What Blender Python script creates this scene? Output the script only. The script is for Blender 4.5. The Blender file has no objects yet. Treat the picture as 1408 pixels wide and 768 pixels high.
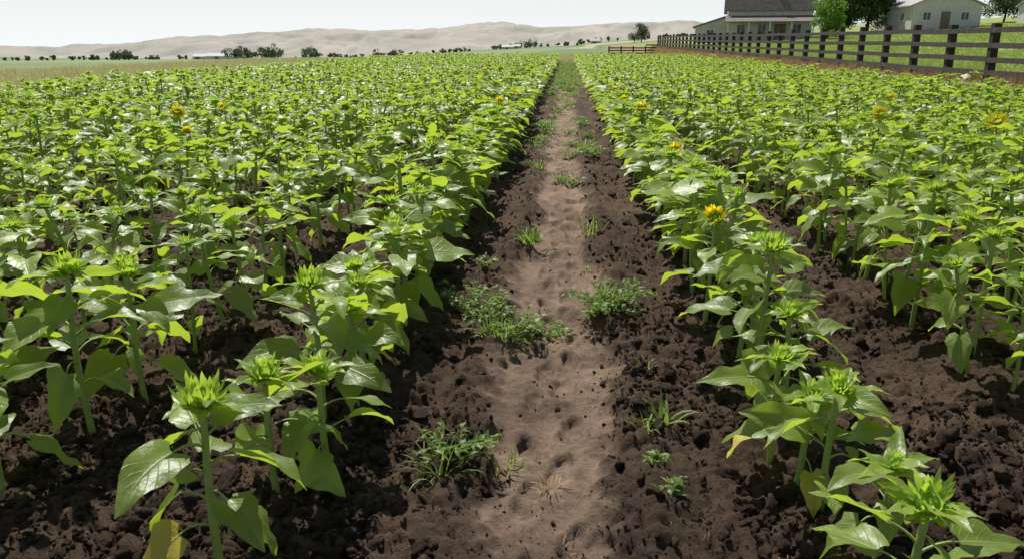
import bpy, math, random
import numpy as np
from mathutils import Vector, Matrix
R = math.radians
scene = bpy.context.scene
rng = np.random.default_rng(7)

# ------------------------------------------------------------------ noise
def _h(ix, iy, seed):
    n = (ix.astype(np.int64)*374761393 + iy.astype(np.int64)*668265263 + seed*1442695041) & 0xFFFFFFFF
    n = ((n ^ (n >> 13)) * 1274126177) & 0xFFFFFFFF
    n = n ^ (n >> 16)
    return (n & 0xFFFFFF)/float(0xFFFFFF)*2-1
def vn(x, y, seed=0):
    x = np.asarray(x, float); y = np.asarray(y, float)
    xi = np.floor(x); yi = np.floor(y)
    fx = x-xi; fy = y-yi
    fx = fx*fx*fx*(fx*(fx*6-15)+10); fy = fy*fy*fy*(fy*(fy*6-15)+10)
    a = _h(xi, yi, seed); b = _h(xi+1, yi, seed); c = _h(xi, yi+1, seed); d = _h(xi+1, yi+1, seed)
    return (a+(b-a)*fx)*(1-fy)+(c+(d-c)*fx)*fy
def fbm(x, y, seed=0, o=3):
    s = 0; a = 1; t = 0
    for k in range(o):
        c, sn = math.cos(k*1.1), math.sin(k*1.1)
        s = s+a*vn((x*c-y*sn)*2**k+k*7.3, (x*sn+y*c)*2**k, seed+k); t += a; a *= .5
    return s/t
def ss(a, b, x):
    t = np.clip((np.asarray(x, float)-a)/(b-a), 0, 1)
    return t*t*(3-2*t)

# ------------------------------------------------------------------ terrain
def base_z(x, y):
    x = np.asarray(x, float); y = np.asarray(y, float)
    t = ss(10.6, 12.0, x)
    yc = np.clip(y, 0, 115)
    z = t*(.62+.006*yc+(.03+.0004*yc)*np.clip(x-12, 0, 70))
    r = np.hypot(x, y); az = np.arctan2(x, y)
    w = ss(.05, -.30, az)*(y > 0)
    z = z-.0165*w*np.clip(r-90, 0, 1450)
    return z
fp = []
_r = random.Random(5)
yy = 1.9; sd_ = 1
while yy < 16:
    sd_ = -sd_
    fp.append((-.03+sd_*_r.uniform(.03, .12), yy, _r.uniform(-.3, .3), _r.uniform(.85, 1.15), _r.uniform(.6, 1)))
    yy += _r.uniform(.14, .30)
def in_field(x, y):
    return ss(-15.2, -14.8, x)*ss(11.0, 10.6, x)*ss(-8, -7, y)*ss(84, 83, y)
def path_mask(x, y):
    wob = .07*vn(y*1.3, y*0+3, 11)+.05*vn(y*4, y*0, 12)+.06*vn(x*9, y*9, 17)+.05*vn(x*21, y*21, 18)
    return ss(.35, .19, np.abs(x+.04+.03*vn(y*.6, y*0, 13))+wob)
def height(x, y):
    f = in_field(x, y)
    pm = path_mask(x, y)*f
    r = np.hypot(x, y)
    fade = ss(60, 12, r)
    soil = .06*fbm(x*1.7, y*1.7, 1, 2)+.044*np.abs(vn(x*6, y*6, 2))+.050*np.abs(vn(x*13+y*3, y*13-x*3, 3))*ss(-.5, .6, vn(x*3, y*3, 9)+.2)+.028*np.abs(vn(x*27, y*27, 4))+.009*vn(x*55, y*55, 7)
    path = .018*fbm(x*3, y*3, 5, 3)+.013*vn(x*12, y*12, 6)+.006*vn(x*30, y*30, 8)-.012
    rows = .035*np.exp(-((x+1.1)/.22)**2)+.035*np.exp(-((x-1.03)/.22)**2)-.04*np.exp(-((x-1.68)/.25)**2)-.03*np.exp(-((x+1.68)/.25)**2)+.04*np.exp(-((np.abs(x+.04)-.42)/.1)**2)
    z = soil*(1-pm)+path*pm+rows
    for (fx, fy, a, s, dp) in fp:
        m = (np.abs(x-fx) < .3) & (np.abs(y-fy) < .4)
        if not m.any(): continue
        dx = x[m]-fx; dy = y[m]-fy
        c, sn = math.cos(a), math.sin(a)
        u = (dx*c+dy*sn)/(.054*s); v = (-dx*sn+dy*c)/(.135*s)
        u = u/(1-.18*np.clip(v, -1, 1)-.25*np.exp(-((v+.15)/.3)**2))
        d = np.sqrt(u*u+v*v)+.10*vn(dx*30+fy, dy*30, 19)
        zz = -.042*dp*ss(1.12, .74, d)+.018*dp*np.exp(-((d-1.28)/.24)**2)
        z[m] += zz*ss(.0, .4, pm[m])
    grass = .05*fbm(x*.5, y*.5, 21, 2)*ss(1500, 50, r)
    return base_z(x, y)+z*f*(.35+.65*fade)+grass*(1-f)
def Hs(x, y):
    return height(np.atleast_1d(np.asarray(x, float)), np.atleast_1d(np.asarray(y, float)))
def H1(x, y): return float(Hs(x, y)[0])

# ------------------------------------------------------------------ material helpers
def mat(name):
    m = bpy.data.materials.new(name); m.use_nodes = True
    nt = m.node_tree; nt.nodes.clear()
    out = nt.nodes.new('ShaderNodeOutputMaterial')
    p = nt.nodes.new('ShaderNodeBsdfPrincipled')
    nt.links.new(p.outputs[0], out.inputs[0])
    return m, nt, p, out
def N(nt, t, **k):
    n = nt.nodes.new(t)
    for a, v in k.items(): setattr(n, a, v)
    return n
def math_(nt, op, a, b=None, c=None, clamp=False):
    n = nt.nodes.new('ShaderNodeMath'); n.operation = op; n.use_clamp = clamp
    for i, v in enumerate((a, b, c)):
        if v is None: continue
        if isinstance(v, (int, float)): n.inputs[i].default_value = v
        else: nt.links.new(v, n.inputs[i])
    return n.outputs[0]
def mixc(nt, fac, a, b, mode='MIX'):
    n = nt.nodes.new('ShaderNodeMix'); n.data_type = 'RGBA'; n.blend_type = mode
    for s, v in ((n.inputs[0], fac), (n.inputs[6], a), (n.inputs[7], b)):
        if isinstance(v, (int, float)): s.default_value = v
        elif isinstance(v, tuple): s.default_value = (v[0], v[1], v[2], 1)
        else: nt.links.new(v, s)
    return n.outputs[2]
def noise(nt, scale, detail=4, rough=.6, vec=None):
    n = nt.nodes.new('ShaderNodeTexNoise'); n.inputs['Scale'].default_value = scale
    n.inputs['Detail'].default_value = detail; n.inputs['Roughness'].default_value = rough
    if vec is None:
        vec = nt.nodes.new('ShaderNodeTexCoord').outputs['Object']
    nt.links.new(vec, n.inputs['Vector'])
    return n.outputs['Fac']
def ramp(nt, fac, lo, hi):
    n = nt.nodes.new('ShaderNodeMapRange'); n.inputs[1].default_value = lo; n.inputs[2].default_value = hi
    nt.links.new(fac, n.inputs[0]); return n.outputs[0]
def bump(nt, p, h, dist, strength=1):
    b = nt.nodes.new('ShaderNodeBump'); b.inputs['Distance'].default_value = dist; b.inputs['Strength'].default_value = strength
    nt.links.new(h, b.inputs['Height']); nt.links.new(b.outputs[0], p.inputs['Normal']); return b.outputs[0]

def simple(name, c1, c2, scale=5, rough=.8, bd=0.0):
    m, nt, p, o = mat(name)
    f = ramp(nt, noise(nt, scale), .3, .7)
    nt.links.new(mixc(nt, f, c1, c2), p.inputs['Base Color'])
    p.inputs['Roughness'].default_value = rough
    if bd: bump(nt, p, noise(nt, scale*3), bd)
    return m

def leafmat(name, dark, light, trans, veins=True, rough=.46, tfac=.36, vein_c=(.40, .50, .18), spec=.5):
    m, nt, p, out = mat(name)
    oi = N(nt, 'ShaderNodeObjectInfo')
    geo = N(nt, 'ShaderNodeNewGeometry')
    nz = ramp(nt, noise(nt, 9, 3), .3, .7)
    rnd = math_(nt, 'MULTIPLY_ADD', oi.outputs['Random'], .5, math_(nt, 'MULTIPLY', nz, .5))
    isl = geo.outputs['Random Per Island']
    rnd = math_(nt, 'MULTIPLY_ADD', isl, .6, math_(nt, 'MULTIPLY', rnd, .4))
    col = mixc(nt, rnd, dark, light)
    tcol = mixc(nt, rnd, trans, tuple(v*1.25 for v in trans))
    if veins:
        uv = N(nt, 'ShaderNodeUVMap'); sep = N(nt, 'ShaderNodeSeparateXYZ')
        nt.links.new(uv.outputs[0], sep.inputs[0])
        u = sep.outputs[0]; av = math_(nt, 'ABSOLUTE', math_(nt, 'SUBTRACT', sep.outputs[1], .5))
        mid = ramp(nt, av, .035, .008)
        q = math_(nt, 'SUBTRACT', math_(nt, 'MULTIPLY', u, 6.5), math_(nt, 'MULTIPLY', av, 4.2))
        fr = math_(nt, 'ABSOLUTE', math_(nt, 'SUBTRACT', math_(nt, 'FRACT', q), .5))
        side = math_(nt, 'MULTIPLY', ramp(nt, fr, .07, .01), .45)
        v = math_(nt, 'MAXIMUM', mid, side, clamp=True)
        # paler matt underside (leaf meshes have their normal on the lower face)
        under = math_(nt, 'MULTIPLY', math_(nt, 'SUBTRACT', 1.0, geo.outputs['Backfacing']), .5)
        col = mixc(nt, under, col, (.34, .42, .20))
        col = mixc(nt, math_(nt, 'MULTIPLY', v, .6), col, vein_c)
        tcol = mixc(nt, math_(nt, 'MULTIPLY', v, .4), tcol, vein_c)
        hgt = math_(nt, 'SUBTRACT', math_(nt, 'MULTIPLY', noise(nt, 45, 3), .9), math_(nt, 'MULTIPLY', v, .6))
        bn = bump(nt, p, hgt, .0035, .8)
    nt.links.new(col, p.inputs['Base Color'])
    p.inputs['Roughness'].default_value = rough
    p.inputs['Specular IOR Level'].default_value = spec
    t = N(nt, 'ShaderNodeBsdfTranslucent'); nt.links.new(tcol, t.inputs[0])
    mx = N(nt, 'ShaderNodeMixShader'); mx.inputs[0].default_value = tfac
    nt.links.new(p.outputs[0], mx.inputs[1]); nt.links.new(t.outputs[0], mx.inputs[2])
    nt.links.new(mx.outputs[0], out.inputs[0])
    return m
M_LEAF = leafmat('sunflower_leaf', (.12, .19, .025), (.36, .47, .075), (.56, .74, .05), tfac=.42, rough=.42, spec=.7)
M_STEM = leafmat('sunflower_stem', (.27, .37, .09), (.38, .50, .14), (.3, .5, .1), veins=False, rough=.5, tfac=.15)
M_BRACT = leafmat('sunflower_bract', (.24, .36, .04), (.38, .53, .09), (.58, .78, .07), veins=False, tfac=.4)
M_PETAL = leafmat('sunflower_petal', (.92, .66, .01), (.95, .76, .03), (1.0, .82, .03), veins=False, tfac=.5)
M_DISC = simple('sunflower_disc', (.16, .10, .02), (.45, .30, .04), 200, .9, .002)
M_OLD = leafmat('withered_leaf', (.45, .34, .04), (.60, .50, .06), (.7, .55, .05), tfac=.3)
PLANT_MATS = [M_LEAF, M_STEM, M_BRACT, M_PETAL, M_DISC, M_OLD]
M_WEED = leafmat('weed_leaf', (.09, .15, .025), (.22, .32, .06), (.32, .5, .06), veins=False, tfac=.35, rough=.5)
M_GRASS = leafmat('grass_blade', (.15, .21, .04), (.29, .37, .09), (.38, .52, .08), veins=False, tfac=.35, rough=.5)
M_WHEAT = leafmat('grain_blade', (.42, .40, .18), (.58, .54, .29), (.5, .49, .2), veins=False, tfac=.3, rough=.7)
M_DRY = leafmat('dry_grass_blade', (.40, .25, .13), (.58, .42, .24), (.5, .36, .18), veins=False, tfac=.25, rough=.8)

# ------------------------------------------------------------------ mesh builder
class MB:
    def __init__(s): s.V = []; s.F = []; s.M = []; s.U = []; s.n = 0
    def grid(s, P, UV, m):
        n, k, _ = P.shape; b = s.n
        s.V.append(P.reshape(-1, 3)); s.U.append(UV.reshape(-1, 2)); s.n += n*k
        for i in range(n-1):
            for j in range(k-1):
                a = b+i*k+j
                s.F.append((a, a+1, a+k+1, a+k)); s.M.append(m)
    def tube(s, pts, rad, sides, m):
        pts = np.array(pts, float); n = len(pts)
        T = np.gradient(pts, axis=0); T /= np.linalg.norm(T, axis=1)[:, None]+1e-9
        ref = np.array([1, 0, 0]) if abs(T[0][0]) < .8 else np.array([0, 1, 0])
        A = np.cross(T, ref); A /= np.linalg.norm(A, axis=1)[:, None]+1e-9
        B = np.cross(T, A)
        an = np.linspace(0, 2*np.pi, sides+1)
        P = pts[:, None, :]+np.array(rad)[:, None, None]*(np.cos(an)[None, :, None]*A[:, None, :]+np.sin(an)[None, :, None]*B[:, None, :])
        UV = np.zeros((n, sides+1, 2)); UV[..., 0] = np.linspace(0, 1, n)[:, None]
        s.grid(P, UV, m)
    def quads(s, P, m):   # P (k,4,3)
        k = len(P); b = s.n
        s.V.append(P.reshape(-1, 3)); s.U.append(np.tile(np.array([[0, 0], [1, 0], [1, 1], [0, 1.]]), (k, 1))); s.n += 4*k
        for i in range(k):
            a = b+4*i; s.F.append((a, a+1, a+2, a+3)); s.M.append(m)
    def box(s, c, size, m=0, rot=None):
        c = np.array(c, float); h = np.array(size, float)/2
        cs = np.array([[x, y, z] for x in (-1, 1) for y in (-1, 1) for z in (-1, 1)])*h
        if rot is not None: cs = cs@np.array(rot).T
        s.poly(cs+c, [(0, 1, 3, 2), (4, 6, 7, 5), (0, 4, 5, 1), (2, 3, 7, 6), (0, 2, 6, 4), (1, 5, 7, 3)], m)
    def poly(s, vs, fs, m=0):
        vs = np.array(vs, float); b = s.n
        s.V.append(vs); s.U.append(np.zeros((len(vs), 2))); s.n += len(vs)
        for f in fs: s.F.append(tuple(b+i for i in f)); s.M.append(m)
    def mesh(s, name, mats, smooth=True):
        me = bpy.data.meshes.new(name)
        V = np.concatenate(s.V); U = np.concatenate(s.U)
        me.from_pydata(V.tolist(), [], s.F)
        for m in mats: me.materials.append(m)
        me.polygons.foreach_set('material_index', np.array(s.M, np.int32))
        me.polygons.foreach_set('use_smooth', np.full(len(s.F), smooth))
        uvl = me.uv_layers.new(name='UVMap')
        li = np.zeros(len(me.loops), np.int32); me.loops.foreach_get('vertex_index', li)
        uvl.data.foreach_set('uv', U[li].astype(np.float32).ravel())
        me.update(); return me
def link(ob, parent=None):
    scene.collection.objects.link(ob)
    if parent: ob.parent = parent
    return ob
def obj(name, me, loc=(0, 0, 0), parent=None):
    o = bpy.data.objects.new(name, me); o.location = loc; return link(o, parent)
def empty(name, loc=(0, 0, 0), rz=0):
    o = bpy.data.objects.new(name, None); o.location = loc; o.rotation_euler = (0, 0, rz); o.empty_display_size = .3; return link(o)

# ------------------------------------------------------------------ sunflower
UL = np.array([.012, .05, .12, .22, .34, .47, .60, .73, .86, 1.0])
VL = np.array([-1, -.68, -.33, 0, .33, .68, 1.])
def leaf(mb, o, az, L, W, e0, p0, droop, pet, roll, fold, r, m=0, twist=0, low=False):
    rad = np.array([math.cos(az), math.sin(az), 0]); up = np.array([0, 0, 1.]); side = np.array([-math.sin(az), math.cos(az), 0])
    k = 5; pts = [np.array(o, float)]
    for i in range(1, k):
        a = e0+(p0-e0)*(i/(k-1))
        pts.append(pts[-1]+(rad*math.cos(a)+up*math.sin(a))*pet/(k-1))
    if pet > 0:
        mb.tube(pts, np.linspace(.0048, .003, k)*min(1.2, L/.18), 4, 1)
    UU = UL if not low else np.array([.02, .2, .5, .78, 1.]); VV = VL if not low else np.array([-1, 0, 1.])
    n = len(UU)
    a = p0-droop*UU**1.2
    du = np.diff(np.concatenate([[0], UU]))*L
    c = pts[-1][None, :]+np.cumsum((np.cos(a)*du)[:, None]*rad+(np.sin(a)*du)[:, None]*up, axis=0)
    # sideways sweep
    sw = r.uniform(-.14, .14)*L
    c = c+(UU**2)[:, None]*sw*side
    nr = (-np.sin(a))[:, None]*rad+np.cos(a)[:, None]*up
    tg = np.cos(a)[:, None]*rad+np.sin(a)[:, None]*up
    ro = roll+twist*UU
    s2 = np.cos(ro)[:, None]*side+np.sin(ro)[:, None]*nr
    n2 = np.cos(ro)[:, None]*nr-np.sin(ro)[:, None]*side
    w = W*np.sin(np.pi*UU**.47)**.9*(1-.12*UU); w = np.maximum(w, .0015)
    P = np.zeros((n, len(VV), 3)); UV = np.zeros((n, len(VV), 2))
    ph = r.uniform(0, 6.28, 2); fr = r.uniform(9, 14)
    for j, v in enumerate(VV):
        av = abs(v); ww = w.copy()
        if av == 1:
            ww = ww*(1+.06*r.standard_normal(n))
        rip = L*.045*np.sin(UU*fr+ph[0 if v < 0 else 1])*av**2*(np.sin(np.pi*UU)**.5+.1)
        curl = fold*av*ww-.35*fold*av**2.5*ww
        back = -.13*L*av**1.6*(1-UU)**5+.04*L*av*(1-UU)
        P[:, j] = c+(v*ww)[:, None]*s2+(curl+rip)[:, None]*n2+back[:, None]*tg
        UV[:, j, 0] = UU; UV[:, j, 1] = .5+v*.5
    mb.grid(P, UV, m)

def petal(mb, o, ax, ex, ey, ang, r0, L, W, a0, a1, m, r, n=5):
    rd = math.cos(ang)*ex+math.sin(ang)*ey; sd = -math.sin(ang)*ex+math.cos(ang)*ey
    t = np.linspace(0, 1, n); a = a0+(a1-a0)*t
    c = o+rd*r0
    P = np.zeros((n, 3, 3)); UV = np.zeros((n, 3, 2)); cur = c.copy()
    for i in range(n):
        if i: cur = cur+(rd*math.cos(a[i])+ax*math.sin(a[i]))*L/(n-1)
        w = W*(math.sin(math.pi*(.22+.78*t[i]))**.8 if i < n-1 else .03)
        nn = -rd*math.sin(a[i])+ax*math.cos(a[i])
        P[i, 0] = cur-sd*w+nn*w*.35; P[i, 1] = cur; P[i, 2] = cur+sd*w+nn*w*.35
        UV[i, :, 0] = t[i]; UV[i, :, 1] = (0, .5, 1)
    mb.grid(P, UV, m)

def head(mb, o, ax, size, r, opened=0.):
    ax = np.array(ax, float); ax /= np.linalg.norm(ax)
    ex = np.cross(ax, [0.3, 1, 0.1]); ex /= np.linalg.norm(ex); ey = np.cross(ax, ex)
    o = np.array(o, float)
    th = np.linspace(-1.2, 1.5, 8); an = np.linspace(0, 2*np.pi, 13)
    rr = np.cos(th)*size*.55; zz = np.sin(th)*size*.34+size*.22
    rr[0] = size*.14
    P = o+rr[:, None, None]*(np.cos(an)[None, :, None]*ex+np.sin(an)[None, :, None]*ey)+zz[:, None, None]*ax
    UV = np.zeros((8, 13, 2)); mb.grid(P[:5], UV[:5], 2); mb.grid(P[4:], UV[4:], 4 if opened > .5 else 2)
    if opened > 0:
        k = 30
        for i in range(k):
            a0 = (.2 if opened > .5 else .8)+r.uniform(-.25, .3)
            petal(mb, o+ax*size*.25, ax, ex, ey, i/k*6.283+r.uniform(-.1, .1), size*(.42 if opened > .5 else .5), size*(1.2 if opened > .5 else 1.0)*r.uniform(.8, 1.15), size*.17, a0, a0+r.uniform(-.3, .6), 3, r)
    for ring in range(4):
        k = 14 if ring < 3 else 10
        for i in range(k):
            ang = (i+ring*.5)/k*6.283+r.uniform(-.15, .15)
            a0 = [.15, .5, .9, 1.2][ring]+r.uniform(-.2, .2)
            a1 = [.9, 1.3, 1.7, 2.2][ring]+r.uniform(-.4, .5)
            if opened > .5 and ring > 1: continue
            petal(mb, o+ax*size*(.02+.12*ring), ax, ex, ey, ang, size*[.48, .5, .44, .30][ring], size*[.95, .9, .75, .55][ring]*r.uniform(.7, 1.3)*(.75 if opened > 0 else 1), size*.115, a0, a1, 2, r)

def plant_mb(seed, Hh, opened=0., nl=15, spread=1., face=None, hs=.052, q0=.32, ln=1., sr=1.):
    r = np.random.default_rng(seed); mb = MB()
    lean = r.uniform(-.06, .06, 2)*ln; bend = r.uniform(-.03, .03, 2)*ln
    t = np.linspace(0, 1, 9)
    st = np.stack([lean[0]*t+bend[0]*np.sin(t*4), lean[1]*t+bend[1]*np.sin(t*3.5), t*Hh-.03*(t == 0)], 1)
    def at(q): return np.array([np.interp(q, t, st[:, i]) for i in range(3)])
    mb.tube(st, np.linspace(.0135, .0095, 9)*sr, 8, 1)
    az = r.uniform(0, 6.28)
    for i in range(nl):
        q = q0+(.98-q0)*(i/(nl-1))**.85
        az += 2.4+r.uniform(-.5, .5)
        prof = (.55+.45*math.sin(min(1, q/.62)*math.pi/2)) if q < .72 else 1-.42*((q-.72)/.28)
        L = .225*prof*spread*r.uniform(.72, 1.18)*(Hh/.75)**.5
        W = L*r.uniform(.28, .38)*(1 if q < .85 else .82)
        p0 = r.uniform(-.25, .6) if q > .5 else r.uniform(-.8, .25)
        if q > .88: p0 = r.uniform(.1, .8)
        droop = r.uniform(.1, 1.0)
        pet = L*r.uniform(.35, .7)*(1 if q < .85 else .35)
        old = (q < .42 and r.random() < .06)
        leaf(mb, at(q), az, L, W, .9, p0, droop, pet, r.uniform(-.7, .7), r.uniform(.05, .6), r, m=5 if old else 0, twist=r.uniform(-.6, .6))
    top = at(1.)
    if face is None:
        a = r.uniform(0, 6.28); tl = r.uniform(.1, .8); face = (math.sin(tl)*math.cos(a), math.sin(tl)*math.sin(a), math.cos(tl))
    head(mb, top-np.array([0, 0, .005]), face, hs*r.uniform(.85, 1.15), r, opened)
    for i in range(5):
        leaf(mb, top-np.array([0, 0, .02]), az+i*1.25+r.uniform(-.3, .3), .14*r.uniform(.8, 1.3), .035, .6, r.uniform(.1, .7), r.uniform(.2, .8), .012, r.uniform(-.3, .3), .3, r)
    return mb

def variants(cname, meshes):
    c = bpy.data.collections.new(cname)
    for i, me in enumerate(meshes):
        c.objects.link(bpy.data.objects.new('%s_%02d' % (cname, i), me))
    return c

def scatter(name, P, rot, scl, idx, coll):
    me = bpy.data.meshes.new(name); n = len(P)
    me.vertices.add(n); me.vertices.foreach_set('co', np.asarray(P, np.float32).ravel())
    a = me.attributes.new('rot', 'FLOAT_VECTOR', 'POINT'); a.data.foreach_set('vector', np.asarray(rot, np.float32).ravel())
    a = me.attributes.new('scl', 'FLOAT_VECTOR', 'POINT'); a.data.foreach_set('vector', np.asarray(scl, np.float32).ravel())
    a = me.attributes.new('idx', 'INT', 'POINT'); a.data.foreach_set('value', np.asarray(idx, np.int32))
    me.update()
    o = obj(name, me)
    ng = bpy.data.node_groups.new(name+'_nodes', 'GeometryNodeTree')
    ng.interface.new_socket('Geometry', in_out='INPUT', socket_type='NodeSocketGeometry')
    ng.interface.new_socket('Geometry', in_out='OUTPUT', socket_type='NodeSocketGeometry')
    gi = ng.nodes.new('NodeGroupInput'); go = ng.nodes.new('NodeGroupOutput')
    ci = ng.nodes.new('GeometryNodeCollectionInfo'); ci.inputs['Collection'].default_value = coll
    ci.inputs['Separate Children'].default_value = True; ci.inputs['Reset Children'].default_value = True
    ip = ng.nodes.new('GeometryNodeInstanceOnPoints'); ip.inputs['Pick Instance'].default_value = True
    def na(nm, dt):
        k = ng.nodes.new('GeometryNodeInputNamedAttribute'); k.data_type = dt; k.inputs['Name'].default_value = nm; return k.outputs['Attribute']
    L = ng.links.new
    L(gi.outputs[0], ip.inputs['Points']); L(ci.outputs[0], ip.inputs['Instance'])
    L(na('rot', 'FLOAT_VECTOR'), ip.inputs['Rotation']); L(na('scl', 'FLOAT_VECTOR'), ip.inputs['Scale']); L(na('idx', 'INT'), ip.inputs['Instance Index'])
    L(ip.outputs[0], go.inputs[0])
    md = o.modifiers.new('instances', 'NODES'); md.node_group = ng
    return o

vm = []
for i in range(16):
    vm.append(plant_mb(100+i, .70+.025*(i % 5), 0, 11 + i % 3).mesh('sunflower_variant', PLANT_MATS))
for i in range(2):
    vm.append(plant_mb(150+i, .80, 1. if i else .4, 14, 1, (-.3, -.6, .7), .064).mesh('sunflower_variant_open', PLANT_MATS))
NV = 16
c_sun = variants('sunflower_stock', vm)

heroes = [  # x, y, height, opened, face, headsize
 (1.03, 2.09, .50, 0, (-.3, -.5, .8), .070), (1.03, 2.84, .55, 0, (-.2, -.3, .9), .064), (.93, 3.22, .50, 0, (.2, -.2, .9), .058),
 (1.03, 4.0, .78, 0, (.1, -.2, .9), .072), (.92, 4.95, .70, .4, (-.3, -.6, .6), .070), (1.12, 4.55, .62, 0, None, .055), (1.08, 3.62, .52, 0, None, .05),
 (1.12, 2.5, .38, 0, None, .045), (1.0, 4.3, .5, 0, None, .05), (.98, 3.0, .42, 0, None, .045),
 (1.0, 7.5, .78, .4, (-.2, -.6, .7), .06),
 (-1.12, 2.22, .66, 0, (.1, -.2, .95), .076), (-1.12, 2.75, .54, 0, (.2, -.3, .9), .064), (-.95, 2.88, .50, 0, (0, -.3, .9), .060),
 (-1.12, 3.38, .70, 0, (.2, -.3, .9), .072), (-1.05, 3.9, .55, 0, None, .055), (-1.1, 4.4, .55, 0, None, .055), (-1.08, 4.92, .64, 0, None, .06), (-1.0, 3.55, .52, 0, None, .052),
 (-1.12, 4.15, .6, 0, None, .05), (-1.0, 4.65, .62, 0, None, .05),
 (-2.2, 3.28, .82, 0, (0, -.2, 1), .066), (-2.28, 2.75, .68, 0, None, .06), (-2.12, 3.62, .70, 0, None, .06),
 (4.9, 9.55, .93, 1, (-.35, -.75, .55), .08), (3.95, 10.5, .91, 1, (-.4, -.75, .5), .072), (-5.0, 10.2, .90, 1, (.3, -.8, .5), .064), (-4.45, 9.3, .80, .4, (.3, -.7, .6), .05),
 (-1.05, 16, .86, 1, (.1, -.8, .6), .085), (-1.0, 12.6, .86, .4, (.1, -.6, .8), .075), (7.05, 12.0, .90, 1, (-.3, -.8, .5), .07),
 (5.55, 14.5, .90, 1, (-.3, -.8, .5), .06), (6.35, 9.9, .9, .4, (-.3, -.7, .6), .06)]
for i, (x, y, h, op, fc, hs) in enumerate(heroes):
    me = plant_mb(760+i, h, op, 10 if h < .6 else 14, 1.25 if y < 6 else 1., fc, hs, .33, .45, 1.2 if y < 6 else 1).mesh('sunflower_plant', PLANT_MATS)
    obj('sunflower_plant', me, (x, y, H1(x, y)-.012))

pts = []; hx = np.array([[h[0], h[1]] for h in heroes])
rows = [(-1.1, 5.2, .17), (1.03, 5.25, .17), (-2.2, 3.95, .30), (2.35, 3.7, .29)]
rows += [(-3.0-.80*k, 1.8, .29) for k in range(15)]
rows += [(3.15+.80*k, 2.2, .29) for k in range(10)]
for (rx, y0, dy) in rows:
    y = y0
    while y < 82:
        yv = y+rng.uniform(-.05, .05); xv = rx+rng.normal(0, .055 if abs(rx) < 1.5 else .07)
        y += dy*rng.uniform(.75, 1.3)*(1 if y < 45 else 1.15)*(1.15 if (y < 9 and abs(rx) > 1.5) else 1)
        if np.min(np.hypot(hx[:, 0]-xv, hx[:, 1]-yv)) < .14: continue
        pts.append((xv, yv, rx))
pts = np.array(pts)
n = len(pts)
sz = rng.normal(1.04, .10, n)*(1+.12*fbm(pts[:, 0]*.35, pts[:, 1]*.35, 31, 2))
wd = np.where(np.abs(pts[:, 2]) < 1.5, 1.18, 1.0)
sz[np.abs(pts[:, 2]) < 1.5] *= .94
P = np.stack([pts[:, 0], pts[:, 1], Hs(pts[:, 0], pts[:, 1])-.01], 1)
rot = np.stack([rng.normal(0, .07, n), rng.normal(0, .07, n), rng.uniform(0, 6.28, n)], 1)
idx = rng.integers(0, NV, n); op = rng.random(n)+(pts[:, 0] < 0)*.003; idx[op < .0045] = NV; idx[op < .0015] = NV+1
rot[idx >= NV, 2] = rng.uniform(-.5, .5, (idx >= NV).sum())
S = np.stack([sz*wd*rng.uniform(.95, 1.1, n), sz*wd*rng.uniform(.95, 1.1, n), sz], 1)
scatter('sunflower_field', P, rot, S, idx, c_sun)

# ------------------------------------------------------------------ ground
def axis_x():
    a = list(np.arange(0, 2.5, .015)); s = .015
    while a[-1] < 6000:
        s = max(.015, .033*(a[-1]-2.05)); a.append(a[-1]+s)
    a = np.array(a); return np.concatenate([-a[:0:-1], a])
def axis_y():
    a = list(np.arange(1.6, 5.5, .014))
    while a[-1] < 6000: a.append(a[-1]+max(.014, .0085*(a[-1]-3.7) if a[-1] < 90 else .02*a[-1]))
    b = [1.6]
    while b[-1] > -300: b.append(b[-1]-max(.05, .1*(1.6-b[-1])))
    return np.concatenate([np.array(b[:0:-1]), np.array(a)])
ax, ay = axis_x(), axis_y()
GX, GY = np.meshgrid(ax, ay); nx, ny = len(ax), len(ay)
fx_, fy_ = GX.ravel(), GY.ravel()
GZ = height(fx_, fy_)
co = np.stack([fx_, fy_, GZ], 1).astype(np.float32)
i, j = np.meshgrid(np.arange(nx-1), np.arange(ny-1)); a0 = (j*nx+i).ravel()
quad = np.stack([a0, a0+1, a0+nx+1, a0+nx], 1).astype(np.int32)
me = bpy.data.meshes.new('ground')
me.vertices.add(len(co)); me.vertices.foreach_set('co', co.ravel())
me.loops.add(quad.size); me.loops.foreach_set('vertex_index', quad.ravel())
me.polygons.add(len(quad)); me.polygons.foreach_set('loop_start', np.arange(len(quad), dtype=np.int32)*4)
me.polygons.foreach_set('use_smooth', np.ones(len(quad), bool))
me.update(calc_edges=True)
def lerp(a, b, t): return a*(1-t[:, None])+np.array(b)*t[:, None]
r_ = np.hypot(fx_, fy_)
col = np.tile(np.array([.24, .29, .13]), (len(co), 1))
cell = _h(np.floor(fx_/170+.3*vn(fx_/900, fy_/900, 40)), np.floor(fy_/320), 55)
col = lerp(col, (.44, .37, .25), (cell > .5)*(r_ > 350)*1.)
col = lerp(col, (.17, .24, .10), (cell < -.2)*(r_ > 120)*1.)
GRL = ss(-15, -15.6, fx_)*ss(-38, -34, fx_)*ss(140, 120, fy_)
col = lerp(col, (.34, .32, .14), GRL)
col = lerp(col, (.30, .27, .12), ss(83, 84, fy_)*ss(140, 120, fy_)*ss(-14, -10, fx_)*ss(11, 10, fx_))
right = ss(10.4, 11.6, fx_)
col = lerp(col, (.27, .32, .09), right*ss(300, 200, r_))
col = lerp(col, (.36, .23, .13), right*ss(13.0, 12.0, fx_+.6*vn(fx_, fy_*.6, 70))*ss(300, 200, r_))
f = in_field(fx_, fy_)
sv = (.5+.5*fbm(fx_*1.1, fy_*1.1, 33, 3))
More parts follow.
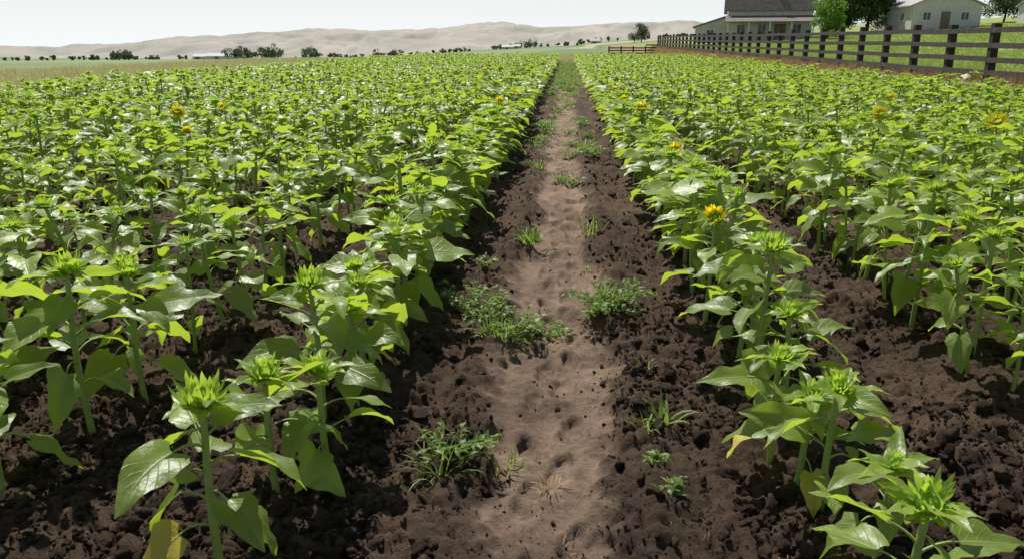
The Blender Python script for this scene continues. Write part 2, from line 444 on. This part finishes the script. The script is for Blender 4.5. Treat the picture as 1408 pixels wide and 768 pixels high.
soilc = np.array([.104, .067, .044])[None, :]*(.65+.8*sv[:, None])
col = col*(1-f[:, None])+soilc*f[:, None]
pm = path_mask(fx_, fy_)
pv = (.5+.5*fbm(fx_*5, fy_*4, 34, 3))
pathc = np.array([.33, .228, .158])[None, :]*(.40+.9*pv[:, None])
q_ = (pm*f)[:, None]; col = col*(1-q_)+pathc*q_
g = ss(25, 55, fy_)*f*ss(.8, .5, np.abs(fx_))*.6
col = lerp(col, (.16, .2, .06), g)
ca = me.color_attributes.new('gcol', 'FLOAT_COLOR', 'POINT')
ca.data.foreach_set('color', np.concatenate([col, pm[:, None]], 1).astype(np.float32).ravel())
m, nt, p, o = mat('field_soil')
at = N(nt, 'ShaderNodeAttribute', attribute_name='gcol')
n1 = ramp(nt, noise(nt, 2.2, 5, .65), .3, .7); n2 = ramp(nt, noise(nt, 45, 5, .7), .25, .75); n3 = ramp(nt, noise(nt, .02, 5, .6), .3, .7)
v = math_(nt, 'ADD', math_(nt, 'MULTIPLY', n1, .4), math_(nt, 'MULTIPLY', n2, .65)); v = math_(nt, 'ADD', v, math_(nt, 'MULTIPLY_ADD', n3, .3, .35))
vv = N(nt, 'ShaderNodeCombineXYZ'); [nt.links.new(v, vv.inputs[k]) for k in range(3)]
nt.links.new(mixc(nt, 1., at.outputs['Color'], vv.outputs[0], 'MULTIPLY'), p.inputs['Base Color'])
p.inputs['Roughness'].default_value = .95; p.inputs['Specular IOR Level'].default_value = .2
hh = math_(nt, 'ADD', noise(nt, 60, 6, .75), math_(nt, 'MULTIPLY', noise(nt, 180, 3, .7), .4))
bump(nt, p, hh, .022, .95)
me.materials.append(m); SOIL = m
obj('ground', me)

# ------------------------------------------------------------------ clods
m, nt, p, o = mat('clod_soil'); M_CLOD = m
oi = N(nt, 'ShaderNodeObjectInfo')
nt.links.new(mixc(nt, oi.outputs['Random'], (.080, .052, .035), (.20, .135, .092)), p.inputs['Base Color'])
p.inputs['Roughness'].default_value = .95; p.inputs['Specular IOR Level'].default_value = .15
bump(nt, p, noise(nt, 3, 5, .75), .35, .9)
def clod(seed):
    import bmesh
    bm = bmesh.new(); bmesh.ops.create_icosphere(bm, subdivisions=3, radius=1)
    r = np.random.default_rng(seed); k = r.uniform(-9, 9, 3); sc = r.uniform(.6, 1.25, 3)*np.array([1, 1, .75])
    for v_ in bm.verts:
        c = v_.co
        d = 1+.42*float(vn(c.x*1.6+k[0], c.y*1.6+c.z*1.3+k[1], seed))+.30*abs(float(vn(c.x*4+k[1]+c.z*2, c.y*4-c.z*3, seed+1)))+.12*float(vn(c.x*9+c.z*5, c.y*9-c.z*6, seed+2))
        v_.co = Vector((c.x*sc[0]*d, c.y*sc[1]*d, c.z*sc[2]*d))
    me = bpy.data.meshes.new('soil_clod'); bm.to_mesh(me); bm.free()
    for q in me.polygons: q.use_smooth = True
    me.materials.append(M_CLOD); return me
c_clod = variants('soil_clod_stock', [clod(i) for i in range(7)])
nC = 130000
u = rng.random(nC); cy = 1.7*(18/1.7)**u; cx = rng.uniform(-1, 1, nC)*np.clip(cy*.95, 1.5, 9)
pmc = path_mask(cx, cy)
dens = .15+.85*ss(-.3, .4, vn(cx*2.2, cy*2.2, 81))
keep = (rng.random(nC) < dens*(1-.82*pmc))
cx, cy = cx[keep], cy[keep]; nC = len(cx)
cs = .0032+.0056*rng.pareto(2.2, nC); cs = np.minimum(cs, .038)*(1-.6*path_mask(cx, cy))
P = np.stack([cx, cy, Hs(cx, cy)+cs*.15], 1)
scatter('soil_clods', P, rng.uniform(0, 6.28, (nC, 3)), cs[:, None]*rng.uniform(.7, 1.3, (nC, 3)), rng.integers(0, 7, nC), c_clod)

# ------------------------------------------------------------------ weeds & grasses
def blades(mb, r, k, L, W, spread, m=0, lean=(.2, 1.1), cen=(0, 0, 0), n=5):
    for i in range(k):
        a = r.uniform(0, 6.28); o = np.array(cen)+np.array([math.cos(a), math.sin(a), 0])*spread*r.random()**.7
        a2 = a+r.normal(0, .7); l = L*r.uniform(.5, 1.15); le = r.uniform(*lean)
        rd = np.array([math.cos(a2), math.sin(a2), 0]); sd = np.array([-math.sin(a2), math.cos(a2), 0])
        t = np.linspace(0, 1, n); th = math.pi/2-le*.4-le*t**1.3
        c = o+np.cumsum(np.concatenate([[0], np.full(n-1, l/(n-1))])[:, None]*(np.cos(th)[:, None]*rd+np.sin(th)[:, None]*np.array([0, 0, 1.])), axis=0)
        w = W*(1-t**2.2)+.0003
        Pp = np.stack([c-sd*w[:, None], c+sd*w[:, None]], 1); UV = np.zeros((n, 2, 2))
        mb.grid(Pp, UV, m)
def broadweed(seed, rad, hgt, k):
    r = np.random.default_rng(seed); mb = MB()
    for i in range(k):
        a = r.uniform(0, 6.28); l = rad*r.uniform(.35, 1.05); el = r.uniform(.15, .9)
        t = np.linspace(0, 1, 6)
        st = np.stack([np.cos(a+.3*t)*l*t, np.sin(a+.3*t)*l*t, hgt*math.sin(el)*np.sin(t*1.9)*1.1+.006], 1)
        mb.tube(st, np.linspace(.003, .0012, 6), 3, 0)
        for q in np.linspace(.18, 1, int(5+l*26)):
            pp = np.array([np.interp(q, t, st[:, c]) for c in range(3)])
            L = r.uniform(.022, .055)
            leaf(mb, pp, a+r.uniform(-1.6, 1.6), L, L*r.uniform(.15, .26), .5, r.uniform(-.2, 1.), r.uniform(.2, 1.1), .006, r.uniform(-.7, .7), .3, r, m=0, low=True)
    return mb
WM = [M_WEED, M_STEM]
weeds = [('b', -.32, 4.78, .30, .18, 50), ('b', -.52, 5.0, .24, .17, 30), ('b', .26, 5.09, .28, .15, 44), ('b', .42, 5.35, .24, .15, 24), ('b', -.45, 3.12, .19, .09, 20), ('b', -.12, 4.85, .16, .08, 14),
         ('b', -.7, 5.3, .25, .22, 26), ('g', -.4, 4.7, .2, .005, 40), ('g', .3, 5.2, .2, .005, 36), ('g', -.25, 3.15, .14, .004, 20), ('b', 0.0, 5.0, .12, .04, 8),
         ('g', -.30, 7.0, .18, .007, 90), ('g', .26, 7.6, .22, .006, 26), ('g', -.50, 3.0, .19, .004, 36), ('g', .5, 3.5, .17, .013, 16), ('g', .40, 3.42, .12, .005, 16),
         ('g', -.03, 2.97, .08, .0025, 26), ('b', .45, 2.85, .07, .05, 7), ('b', .42, 3.1, .06, .05, 7), ('g', .48, 4.25, .08, .004, 14), ('g', .2, 6.4, .07, .004, 12), ('b', -.6, 6.2, .12, .08, 10), ('g',.02,2.62,.08,.002,9)]
for i, (k, x, y, a, b, c) in enumerate(weeds):
    r = np.random.default_rng(900+i)
    if k == 'b': mb = broadweed(900+i, a, b, c); nm = 'broadleaf_weed'; mt = WM
    else:
        mb = MB(); blades(mb, r, c, a, b, a*.55 if a > .1 else a*.6, 0, (.2, 1.5)); nm = 'grass_tuft'; mt = [M_DRY if b < .0027 else M_GRASS]
    obj(nm, mb.mesh(nm, mt), (x, y, H1(x, y)))
def tuft(seed, k, L, W, sp, m, lean=(.1, .9)):
    mb = MB(); blades(mb, np.random.default_rng(seed), k, L, W, sp, 0, lean, n=4); return mb.mesh('tuft', [m])
c_w = variants('weed_stock', [broadweed(40, .2, .12, 20).mesh('w', WM), broadweed(41, .14, .14, 14).mesh('w', WM), tuft(42, 50, .2, .006, .10, M_GRASS, (.2, 1.3)), tuft(43, 34, .14, .006, .07, M_GRASS, (.2, 1.4))])
wy = 9+rng.random(520)**1.0*72; wx = rng.normal(0, .33, 520)-.02
kp = (rng.random(520) < (.04+.9*ss(18, 42, wy)+.2*ss(.2, .5, np.abs(wx)))) & (np.abs(wx) < .75); wx, wy = wx[kp], wy[kp]
ex = np.array([[-.42, 15.6], [-.38, 16.3], [-.35, 17], [-.4, 14.8], [.27, 13.4], [.35, 13.9], [-.05, 10.8], [.1, 10.5], [.35, 17.5], [.3, 19], [-.45, 18.2], [.45, 12.8], [-.5, 15.2], [-.48, 16.8], [.4, 18.3], [.42, 13.2], [-.55, 14.2]])
sw_ = np.concatenate([rng.uniform(.8, 1.5, len(wx)), rng.uniform(1.0, 1.7, len(ex))])
wx = np.concatenate([wx, ex[:, 0]]); wy = np.concatenate([wy, ex[:, 1]]); k = len(wx)
scatter('path_weeds', np.stack([wx, wy, Hs(wx, wy)], 1), np.stack([np.zeros(k), np.zeros(k), rng.uniform(0, 6.28, k)], 1), sw_[:, None]*np.ones((1, 3)), rng.integers(0, 4, k), c_w)
# dry straw litter
def straw(seed):
    r = np.random.default_rng(seed); mb = MB(); L = r.uniform(.02, .07)
    t = np.linspace(-.5, .5, 4); mb.tube(np.stack([t*L, .006*np.sin(t*5), .004+.003*np.cos(t*4)], 1), [.0009, .0014, .0013, .0006], 4, 0); return mb.mesh('straw', [M_DRY])
c_st = variants('straw_stock', [straw(i) for i in range(4)])
k = 1500; sy = 1.8*(11/1.8)**rng.random(k); sx = rng.uniform(-1, 1, k)*np.clip(sy*.8, 1.4, 7)
scatter('straw_litter', np.stack([sx, sy, Hs(sx, sy)+.004], 1), np.stack([rng.normal(0, .2, k), rng.normal(0, .2, k), rng.uniform(0, 6.28, k)], 1), rng.uniform(.5, 1.1, (k, 1))*np.ones((1, 3)), rng.integers(0, 4, k), c_st)
c_g = variants('grain_stock', [tuft(60+i, 26, .55, .007, .16, M_WHEAT, (.05, .6)) for i in range(3)])
k = 8000
gy = 8+rng.random(k)**.8*125; gx = -15.3-rng.random(k)*19
x2 = rng.uniform(-15, 10.5, 3000); y2 = rng.uniform(84, 125, 3000)
gx = np.concatenate([gx, x2]); gy = np.concatenate([gy, y2]); k = len(gx)
sc = rng.uniform(.6, 1.1, (k, 1))*np.array([[1.5, 1.5, .85]])
scatter('grain_crop', np.stack([gx, gy, Hs(gx, gy)], 1), np.stack([np.zeros(k), np.zeros(k), rng.uniform(0, 6.28, k)], 1), sc, rng.integers(0, 3, k), c_g)
c_d = variants('dry_grass_stock', [tuft(70+i, 30, .38, .005, .12, M_DRY, (.1, 1.)) for i in range(3)])
k = 5200
gy = 6+rng.random(k)*112; gx = rng.uniform(10.75, 12.5, k)
scatter('dry_grass', np.stack([gx, gy, Hs(gx, gy)], 1), np.stack([np.zeros(k), np.zeros(k), rng.uniform(0, 6.28, k)], 1), rng.uniform(.5, 1.1, (k, 1))*np.ones((1, 3)), rng.integers(0, 3, k), c_d)
c_l = variants('pasture_stock', [tuft(80+i, 34, .16, .006, .2, M_GRASS, (.2, 1.2)) for i in range(3)])
k = 16000
gy = 8+rng.random(k)*95; gx = 12.2+rng.random(k)**1.5*45
scatter('pasture_grass', np.stack([gx, gy, Hs(gx, gy)], 1), np.stack([np.zeros(k), np.zeros(k), rng.uniform(0, 6.28, k)], 1), rng.uniform(.8, 1.5, (k, 1))*np.ones((1, 3)), rng.integers(0, 3, k), c_l)

# ------------------------------------------------------------------ hills
px = [-1500, -900, -400, 0, 60, 130, 200, 250, 300, 380, 420, 480, 520, 580, 620, 660, 690, 720, 760, 820, 860, 920, 960, 1040, 1110, 1200, 1300, 1408, 2000, 3000]
pyv = [70, 60, 66, 63, 64, 61, 57, 52, 50, 45, 42, 41, 43, 42, 38, 33, 32, 37, 38, 36, 32, 31, 33, 38, 36, 34, 36, 33, 40, 50]
azp = [math.atan((q-704)/1147)-R(3.8) for q in px]
naz, nr_ = 1100, 120
A = np.linspace(azp[0], azp[-1], naz); RR = np.linspace(1350, 3300, nr_)
AA, RG = np.meshgrid(A, RR)
HX, HY = RG*np.sin(AA), RG*np.cos(AA)
ridge = 1.8+(60-np.interp(AA, azp, pyv))/1147*2700+3*vn(AA*60, AA*0, 95)+1.5*vn(AA*150, AA*0, 96)
plain = base_z(HX, HY)
t = (RG-1400)/1300
sh = ss(0, 1, np.clip(t, 0, 1)); sh = sh*.7+np.clip(t, 0, 1)*.3
wx_ = HX/170+.6*fbm(HX/300, HY/300, 90, 2); fold_ = np.abs(fbm(wx_, HY/420, 61, 4))
mid = fbm(HX/300, HY/260, 66, 3)
env = np.sin(np.pi*np.clip(t, 0, 1))
HZ = plain-6+(ridge-plain+6)*sh+(48*(.25-fold_)+24*mid)*env
HZ = np.where(t > 1, ridge-(t-1)*120+10*mid*np.clip((t-1)*3, 0, 1), HZ)
HZ = np.minimum(HZ, 1.8+(ridge-1.8)*RG/2700+1.5)
mb = MB(); mb.grid(np.stack([HX, HY, HZ], 2), np.zeros((nr_, naz, 2)), 0)
m, nt, p, o = mat('hazy_dry_hill_grass')
nA = ramp(nt, noise(nt, .004, 6, .6), .35, .65); nB = ramp(nt, noise(nt, .010, 7, .8), .42, .58)
c = mixc(nt, nA, (.42, .38, .32), (.54, .475, .40)); c = mixc(nt, math_(nt, 'MULTIPLY', nB, .6), c, (.35, .36, .30))  # dry tan grass, made paler because distance haze is put into the colour
nt.links.new(c, p.inputs['Base Color']); p.inputs['Roughness'].default_value = 1; p.inputs['Specular IOR Level'].default_value = 0
obj('hills', mb.mesh('hills', [m]))

# ------------------------------------------------------------------ fence
M_POST = simple('dark_fence_post', (.020, .014, .010), (.060, .042, .03), 14, .85, .004)
M_RAIL = simple('weathered_board', (.05, .038, .028), (.13, .10, .08), 9, .85, .003)
fe = empty('wooden_fence', (11.9, 20, 0))
mp, mr = MB(), MB()
FX = 11.9; ys = [8.4+2.62*i for i in range(40)]
for i, y in enumerate(ys):
    z = float(base_z(FX, y)); tl = _r.uniform(-.015, .015); an = Matrix.Rotation(_r.uniform(-.025, .025), 3, 'X')
    hp = _r.uniform(-.04, .04)
    mp.box((tl, y-20, z+.68+hp/2), (.20, .20, 1.88+hp), 0, an)
    if i+1 < len(ys):
        z2 = float(base_z(FX, ys[i+1])); ln = 2.62
        for hgt in (.26, .62, 1.0, 1.40):
            dz = _r.uniform(-.02, .02); an = math.atan2(z2-z+_r.uniform(-.03, .03), ln)
            rm = Matrix.Rotation(an, 3, 'X')
            mr.box((-.12, y-20+ln/2, (z+z2)/2+hgt+dz), (.032, ln-.012, .14), 0, rm)
ye = ys[-1]
for i in range(4):
    x = FX-1.6*(i+1); z = float(base_z(x, ye))
    mp.box((x-FX, ye-20, z+.6), (.18, .18, 1.8))
    for hgt in (.28, .62, .95, 1.28):
        mr.box((x-FX+.8, ye-20-.12, float(base_z(x+.8, ye))+hgt+.0), (1.58, .03, .16))
obj('posts', mp.mesh('posts', [M_POST], False), parent=fe); obj('rails', mr.mesh('rails', [M_RAIL], False), parent=fe)

# ------------------------------------------------------------------ buildings
M_WALLW = simple('weathered_white_siding', (.50, .48, .44), (.68, .66, .62), 2, .8)
M_WALLG = simple('grey_siding', (.56, .54, .50), (.68, .66, .61), 2, .8)
M_ROOFD = simple('old_shingle_roof', (.15, .12, .10), (.27, .22, .19), 2.5, .9, .02)
M_ROOFL = simple('metal_roof', (.32, .29, .26), (.45, .42, .38), 1.2, .6)
M_WIN = simple('window_glass', (.02, .025, .03), (.05, .06, .07), 1, .15)
M_TRIM = simple('white_trim', (.6, .6, .57), (.72, .71, .68), 3, .7)
M_BRICK = simple('chimney_brick', (.22, .10, .07), (.33, .17, .12), 8, .9)
M_DOOR = simple('barn_door_boards', (.16, .12, .09), (.26, .2, .15), 4, .9)

def gable(mbw, mbr, x0, x1, y0, y1, zb, ze, zr, ridge='x', over=.45, th=.16):
    """gabled volume: walls into mbw, roof slabs into mbr"""
    if ridge == 'x':
        ym = (y0+y1)/2
        mbw.poly([(x0, y0, zb), (x1, y0, zb), (x1, y1, zb), (x0, y1, zb), (x0, y0, ze), (x1, y0, ze), (x1, y1, ze), (x0, y1, ze), (x0, ym, zr), (x1, ym, zr)],
                 [(0, 1, 5, 4), (2, 3, 7, 6), (3, 0, 4, 8, 7), (1, 2, 6, 9, 5)])
        sl = (zr-ze)/(ym-y0)
        for s, ya in ((-1, y0), (1, y1)):
            yo = ya+s*over; zo = ze-sl*over
            a = [(x0-over, yo, zo), (x1+over, yo, zo), (x1+over, ym, zr), (x0-over, ym, zr)]
            mbr.poly([(p[0], p[1], p[2]+.02) for p in a]+[(p[0], p[1], p[2]+th) for p in a], [(3, 2, 1, 0), (4, 5, 6, 7), (0, 1, 5, 4), (1, 2, 6, 5), (3, 0, 4, 7)])
    else:
        xm = (x0+x1)/2
        mbw.poly([(x0, y0, zb), (x1, y0, zb), (x1, y1, zb), (x0, y1, zb), (x0, y0, ze), (x1, y0, ze), (x1, y1, ze), (x0, y1, ze), (xm, y0, zr), (xm, y1, zr)],
                 [(0, 1, 5, 8, 4), (2, 3, 7, 9, 6), (3, 0, 4, 7), (1, 2, 6, 5)])
        sl = (zr-ze)/(xm-x0)
        for s, xa in ((-1, x0), (1, x1)):
            xo = xa+s*over; zo = ze-sl*over
            a = [(xo, y0-over, zo), (xm, y0-over, zr), (xm, y1+over, zr), (xo, y1+over, zo)]
            mbr.poly([(p[0], p[1], p[2]+.02) for p in a]+[(p[0], p[1], p[2]+th) for p in a], [(3, 2, 1, 0), (4, 5, 6, 7), (0, 1, 5, 4), (2, 3, 7, 6), (3, 0, 4, 7)])
def window(tr, gl, c, w, h, nrm):
    if nrm == 'y':
        gl.box((c[0], c[1]-.02, c[2]), (w, .04, h))
        for dx in (-w/2-.06, 0, w/2+.06): tr.box((c[0]+dx, c[1]-.045, c[2]), (.12 if dx else .06, .09, h))
        for dz in (-h/2-.06, h/2+.06): tr.box((c[0], c[1]-.048, c[2]+dz), (w+.3, .1, .12))
    else:
        gl.box((c[0]-.02, c[1], c[2]), (.04, w, h))
        for dx in (-w/2-.06, 0, w/2+.06): tr.box((c[0]-.045, c[1]+dx, c[2]), (.09, .12 if dx else .06, h))
        for dz in (-h/2-.06, h/2+.06): tr.box((c[0]-.048, c[1], c[2]+dz), (.1, w+.3, .12))

# barn
bz = float(base_z(22, 104))-.1
b = empty('farm_barn', (19.3, 103, bz), R(-10))
w_, r_f, tr, gl, ch, dr = MB(), MB(), MB(), MB(), MB(), MB()
gable(w_, r_f, 0, 9.7, 0, 10, 0, 4.3, 11.6, 'x')
r_f.poly([(-.3, -2.6, 2.35), (10, -2.6, 2.35), (10, -.01, 3.05), (-.3, -.01, 3.05), (-.3, -2.6, 2.47), (10, -2.6, 2.47), (10, -.01, 3.17), (-.3, -.01, 3.17)], [(3, 2, 1, 0), (4, 5, 6, 7), (0, 1, 5, 4), (3, 0, 4, 7), (1, 2, 6, 5)])
for x in (0, 2.4, 4.8, 7.2, 9.6): tr.box((x, -2.45, 1.2), (.14, .14, 2.38))
w_.poly([(-3.8, 1, 0), (-.02, 1, 0), (-.02, 8, 0), (-3.8, 8, 0), (-3.8, 1, 1.9), (-.02, 1, 3.1), (-.02, 8, 3.1), (-3.8, 8, 1.9)], [(0, 1, 5, 4), (2, 3, 7, 6), (3, 0, 4, 7)])
r_f.poly([(-4.1, .7, 1.83), (-.03, .7, 3.13), (-.03, 8.3, 3.13), (-4.1, 8.3, 1.83), (-4.1, .7, 1.97), (-.03, .7, 3.27), (-.03, 8.3, 3.27), (-4.1, 8.3, 1.97)], [(3, 2, 1, 0), (4, 5, 6, 7), (0, 1, 5, 4), (3, 0, 4, 7), (2, 3, 7, 6)])
for x in (1.6, 4.0, 8.0): window(tr, gl, (x, 0, 1.6), .9, 1.1, 'y')
window(tr, gl, (0, 5, 6.1), .9, 1.2, 'x'); window(tr, gl, (-2, 1, 1.2), .8, .7, 'y')
dr.box((6.1, -.04, 1.1), (1.3, .08, 2.2))
ch.box((3.5, 5.1, 11.9), (.7, .7, 1.6)); ch.box((3.5, 5.1, 12.75), (.84, .84, .12))
for nm, q, mt in (('walls', w_, M_WALLW), ('roof', r_f, M_ROOFD), ('trim', tr, M_TRIM), ('windows', gl, M_WIN), ('chimney', ch, M_BRICK), ('door', dr, M_DOOR)):
    obj(nm, q.mesh(nm, [mt], False), parent=b)
# house
hz = float(base_z(43, 102))-.1
b = empty('farm_house', (39.3, 99, hz))
w_, r_f, tr, gl, dr = MB(), MB(), MB(), MB(), MB()
gable(w_, r_f, 0, 7.6, 0, 12, 0, 2.7, 4.3, 'y', .4)
window(tr, gl, (1.6, 0, 1.5), .8, .8, 'y'); window(tr, gl, (5.8, 0, 1.5), .8, .8, 'y')
dr.box((3.7, -.03, 1.0), (1.0, .06, 2.0))
window(tr, gl, (0, 2.6, 1.5), 1.0, .8, 'x'); window(tr, gl, (0, 8.6, 1.5), 1.0, .8, 'x')
for nm, q, mt in (('walls', w_, M_WALLG), ('roof', r_f, M_ROOFL), ('trim', tr, M_TRIM), ('windows', gl, M_WIN), ('door', dr, M_DOOR)):
    obj(nm, q.mesh(nm, [mt], False), parent=b)
# small white shed at right edge
b = empty('white_shed', (51.4, 95, float(base_z(53, 95))-.1))
w_, r_f, dr = MB(), MB(), MB()
gable(w_, r_f, 0, 5.5, 0, 5, 0, 2.0, 2.9, 'x', .25); dr.box((2.2, -.03, .9), (1.4, .06, 1.75))
for nm, q, mt in (('walls', w_, M_TRIM), ('roof', r_f, M_ROOFL), ('door', dr, M_DOOR)): obj(nm, q.mesh(nm, [mt], False), parent=b)
def far_pos(u, dist):
    a = math.atan((u-704)/1147)-R(3.8); return dist*math.sin(a), dist*math.cos(a)
for (u, d, w, dep, e, rg) in ((280, 620, 20, 10, 2.6, 4.6), (262, 640, 9, 10, 2.4, 4), (690, 900, 14, 10, 3, 5), (706, 880, 7, 8, 3, 5), (812, 700, 8, 8, 2.6, 4.6)):
    x, y = far_pos(u, d); b = empty('distant_farm_building', (x, y, float(base_z(x, y))-.3))
    w_, r_f, dr = MB(), MB(), MB(); gable(w_, r_f, 0, w, 0, dep, 0, e, rg, 'x', .5); dr.box((w*.4, -.05, 1.2), (3, .1, 2.2))
    for nm, q, mt in (('walls', w_, M_TRIM), ('roof', r_f, M_ROOFL), ('door', dr, M_DOOR)): obj(nm, q.mesh(nm, [mt], False), parent=b)

# ------------------------------------------------------------------ trees
M_BARK = simple('bark', (.06, .045, .035), (.13, .1, .08), 8, .95, .01)
M_TL = leafmat('tree_foliage_light', (.12, .21, .03), (.2, .32, .05), (.26, .46, .04), veins=False, tfac=.35, rough=.6)
M_TD = leafmat('tree_foliage_dark', (.045, .085, .02), (.09, .15, .035), (.12, .22, .03), veins=False, tfac=.25, rough=.6)
M_TF = leafmat('far_tree_foliage', (.08, .115, .07), (.13, .17, .10), (.12, .18, .06), veins=False, tfac=.25, rough=.8)
def crown(mb, r, cen, rad, hgt, nb, nl, ls, m):
    cl = []
    for i in range(nb):
        d = r.normal(size=3); d /= np.linalg.norm(d); q = r.random()**.4
        cl.append((np.array(cen)+d*np.array([rad, rad, hgt])*q*.72, rad*r.uniform(.22, .42)))
    k = nl; ci = r.integers(0, nb, k)
    C = np.array([cl[i][0] for i in ci]); Q = np.array([cl[i][1] for i in ci])
    d = r.normal(size=(k, 3)); d /= np.linalg.norm(d, axis=1)[:, None]
    pos = C+d*(Q*r.uniform(.55, 1.12, k))[:, None]*np.array([1, 1, .8])
    nr = d+r.normal(0, .5, (k, 3)); nr /= np.linalg.norm(nr, axis=1)[:, None]
    t1 = np.cross(nr, r.normal(size=(k, 3))); t1 /= np.linalg.norm(t1, axis=1)[:, None]; t2 = np.cross(nr, t1)
    s = (ls*r.uniform(.6, 1.4, k))[:, None]
    mb.quads(np.stack([pos-t1*s, pos-t2*s*.6, pos+t1*s, pos+t2*s*.6], 1), m)
    return cl
def tree(name, x, y, h, rad, seed, m, nl=6000):
    r = np.random.default_rng(seed); z = float(base_z(x, y)); e = empty(name, (x, y, z-.1))
    mb = MB(); cl = crown(mb, r, (0, 0, h*.53), rad, h*.55, 34, nl, min(.12*h/5, .16), 0)
    mt = MB(); tt = np.linspace(0, 1, 7)
    mt.tube(np.stack([.1*np.sin(tt*3), .08*np.cos(tt*4), tt*h*.7], 1), np.linspace(.045, .012, 7)*h*.7, 8, 0)
    for c_, q in cl[:12]:
        s0 = np.array([0, 0, h*r.uniform(.2, .45)]); mt.tube([s0, s0+(c_-s0)*.5+np.array([0, 0, .1*h*r.random()]), c_], [.014*h, .009*h, .004*h], 5, 0)
    obj('foliage', mb.mesh('foliage', [m], False), parent=e); obj('trunk', mt.mesh('trunk', [M_BARK]), parent=e)
tree('deciduous_tree', 27.9, 92, 4.8, 2.2, 1, M_TL)
tree('deciduous_tree', 37.2, 107, 8.0, 3.5, 2, M_TD, 9000)
tree('deciduous_tree', 34.0, 109, 7.4, 3.2, 6, M_TD, 9000)
tree('deciduous_tree', 54.0, 108, 4.6, 3.4, 3, M_TD)
tree('deciduous_tree', 50.4, 113, 4.2, 2.7, 7, M_TD)
x, y = far_pos(882, 260); tree('deciduous_tree', x, y, 6.0, 3.0, 4, M_TF, 3500)
x, y = far_pos(872, 275); tree('deciduous_tree', x, y, 4, 2.8, 5, M_TF, 2500)
mb = MB(); r = np.random.default_rng(77)
groups = [(345, 560, 9, 30, 10), (318, 540, 3, 6, 10), (375, 560, 5, 10, 10), (420, 600, 7, 14, 10), (460, 650, 5, 12, 7), (160, 500, 6, 16, 6.5), (535, 800, 7, 26, 9), (725, 900, 7, 16, 11), (700, 950, 8, 34, 8),
          (640, 900, 6, 40, 6), (560, 850, 16, 90, 5.5), (60, 700, 14, 110, 5), (230, 900, 22, 160, 5.5), (100, 1000, 20, 200, 5.5), (480, 1000, 30, 300, 6), (780, 1000, 20, 180, 6), (850, 800, 14, 90, 6), (930, 700, 10, 60, 5), (1200, 600, 20, 160, 7), (1380, 500, 14, 90, 8)]
for (u, d, k, wd, hh_) in groups:
    for q in range(k):
        x, y = far_pos(u, d); x += r.uniform(-.5, .5)*wd; y += r.uniform(-15, 15); z = float(base_z(x, y)); h = hh_*r.uniform(.5, 1.15)
        crown(mb, r, (x, y, z+h*.45), h*.5*r.uniform(.8, 1.4), h*.5, 10, 260, .5, 0)
        mb.tube([(x, y, z-.3), (x, y, z+h*.5)], [.3, .15], 5, 1)
obj('distant_tree_line', mb.mesh('distant_tree_line', [M_TF, M_BARK], False))

# ------------------------------------------------------------------ light, sky, camera
EL, AZ = R(55), R(-22)
w = bpy.data.worlds.new('World'); scene.world = w; w.use_nodes = True
nt = w.node_tree; nt.nodes.clear()
sk = nt.nodes.new('ShaderNodeTexSky'); sk.sky_type = 'NISHITA'; sk.sun_disc = False
sk.sun_elevation = EL; sk.sun_rotation = AZ; sk.air_density = 1.0; sk.dust_density = .6; sk.ozone_density = 1.0
# summer haze: the sky whitens towards the horizon (by world direction)
tc = nt.nodes.new('ShaderNodeTexCoord'); sp = nt.nodes.new('ShaderNodeSeparateXYZ'); nt.links.new(tc.outputs['Generated'], sp.inputs[0])
mr_ = nt.nodes.new('ShaderNodeMapRange'); mr_.inputs[1].default_value = 0; mr_.inputs[2].default_value = .24; mr_.inputs[3].default_value = .97; mr_.inputs[4].default_value = .0
nt.links.new(sp.outputs[2], mr_.inputs[0])
c = mixc(nt, mr_.outputs[0], sk.outputs[0], (12.5, 13.1, 13.4))
bg = nt.nodes.new('ShaderNodeBackground'); bg.inputs[1].default_value = .075
ou = nt.nodes.new('ShaderNodeOutputWorld'); nt.links.new(c, bg.inputs[0]); nt.links.new(bg.outputs[0], ou.inputs[0])
sd = Vector((math.sin(AZ)*math.cos(EL), math.cos(AZ)*math.cos(EL), math.sin(EL)))
l = bpy.data.lights.new('sun', 'SUN'); l.energy = 5; l.angle = R(.5); l.color = (1, .97, .92)
lo = link(bpy.data.objects.new('sun', l)); lo.rotation_euler = sd.to_track_quat('Z', 'Y').to_euler(); lo.location = (0, 0, 30)
cam = bpy.data.cameras.new('camera'); cam.sensor_width = 36; cam.lens = 28.1; cam.clip_end = 20000; cam.clip_start = .05
co_ = link(bpy.data.objects.new('camera', cam)); co_.location = (0, 0, 1.8); co_.rotation_euler = (R(90-16.4), 0, R(3.8))
scene.camera = co_
scene.view_settings.view_transform = 'Standard'; scene.view_settings.look = 'None'; scene.view_settings.exposure = 0
print('ground verts', len(co), 'plants', n)
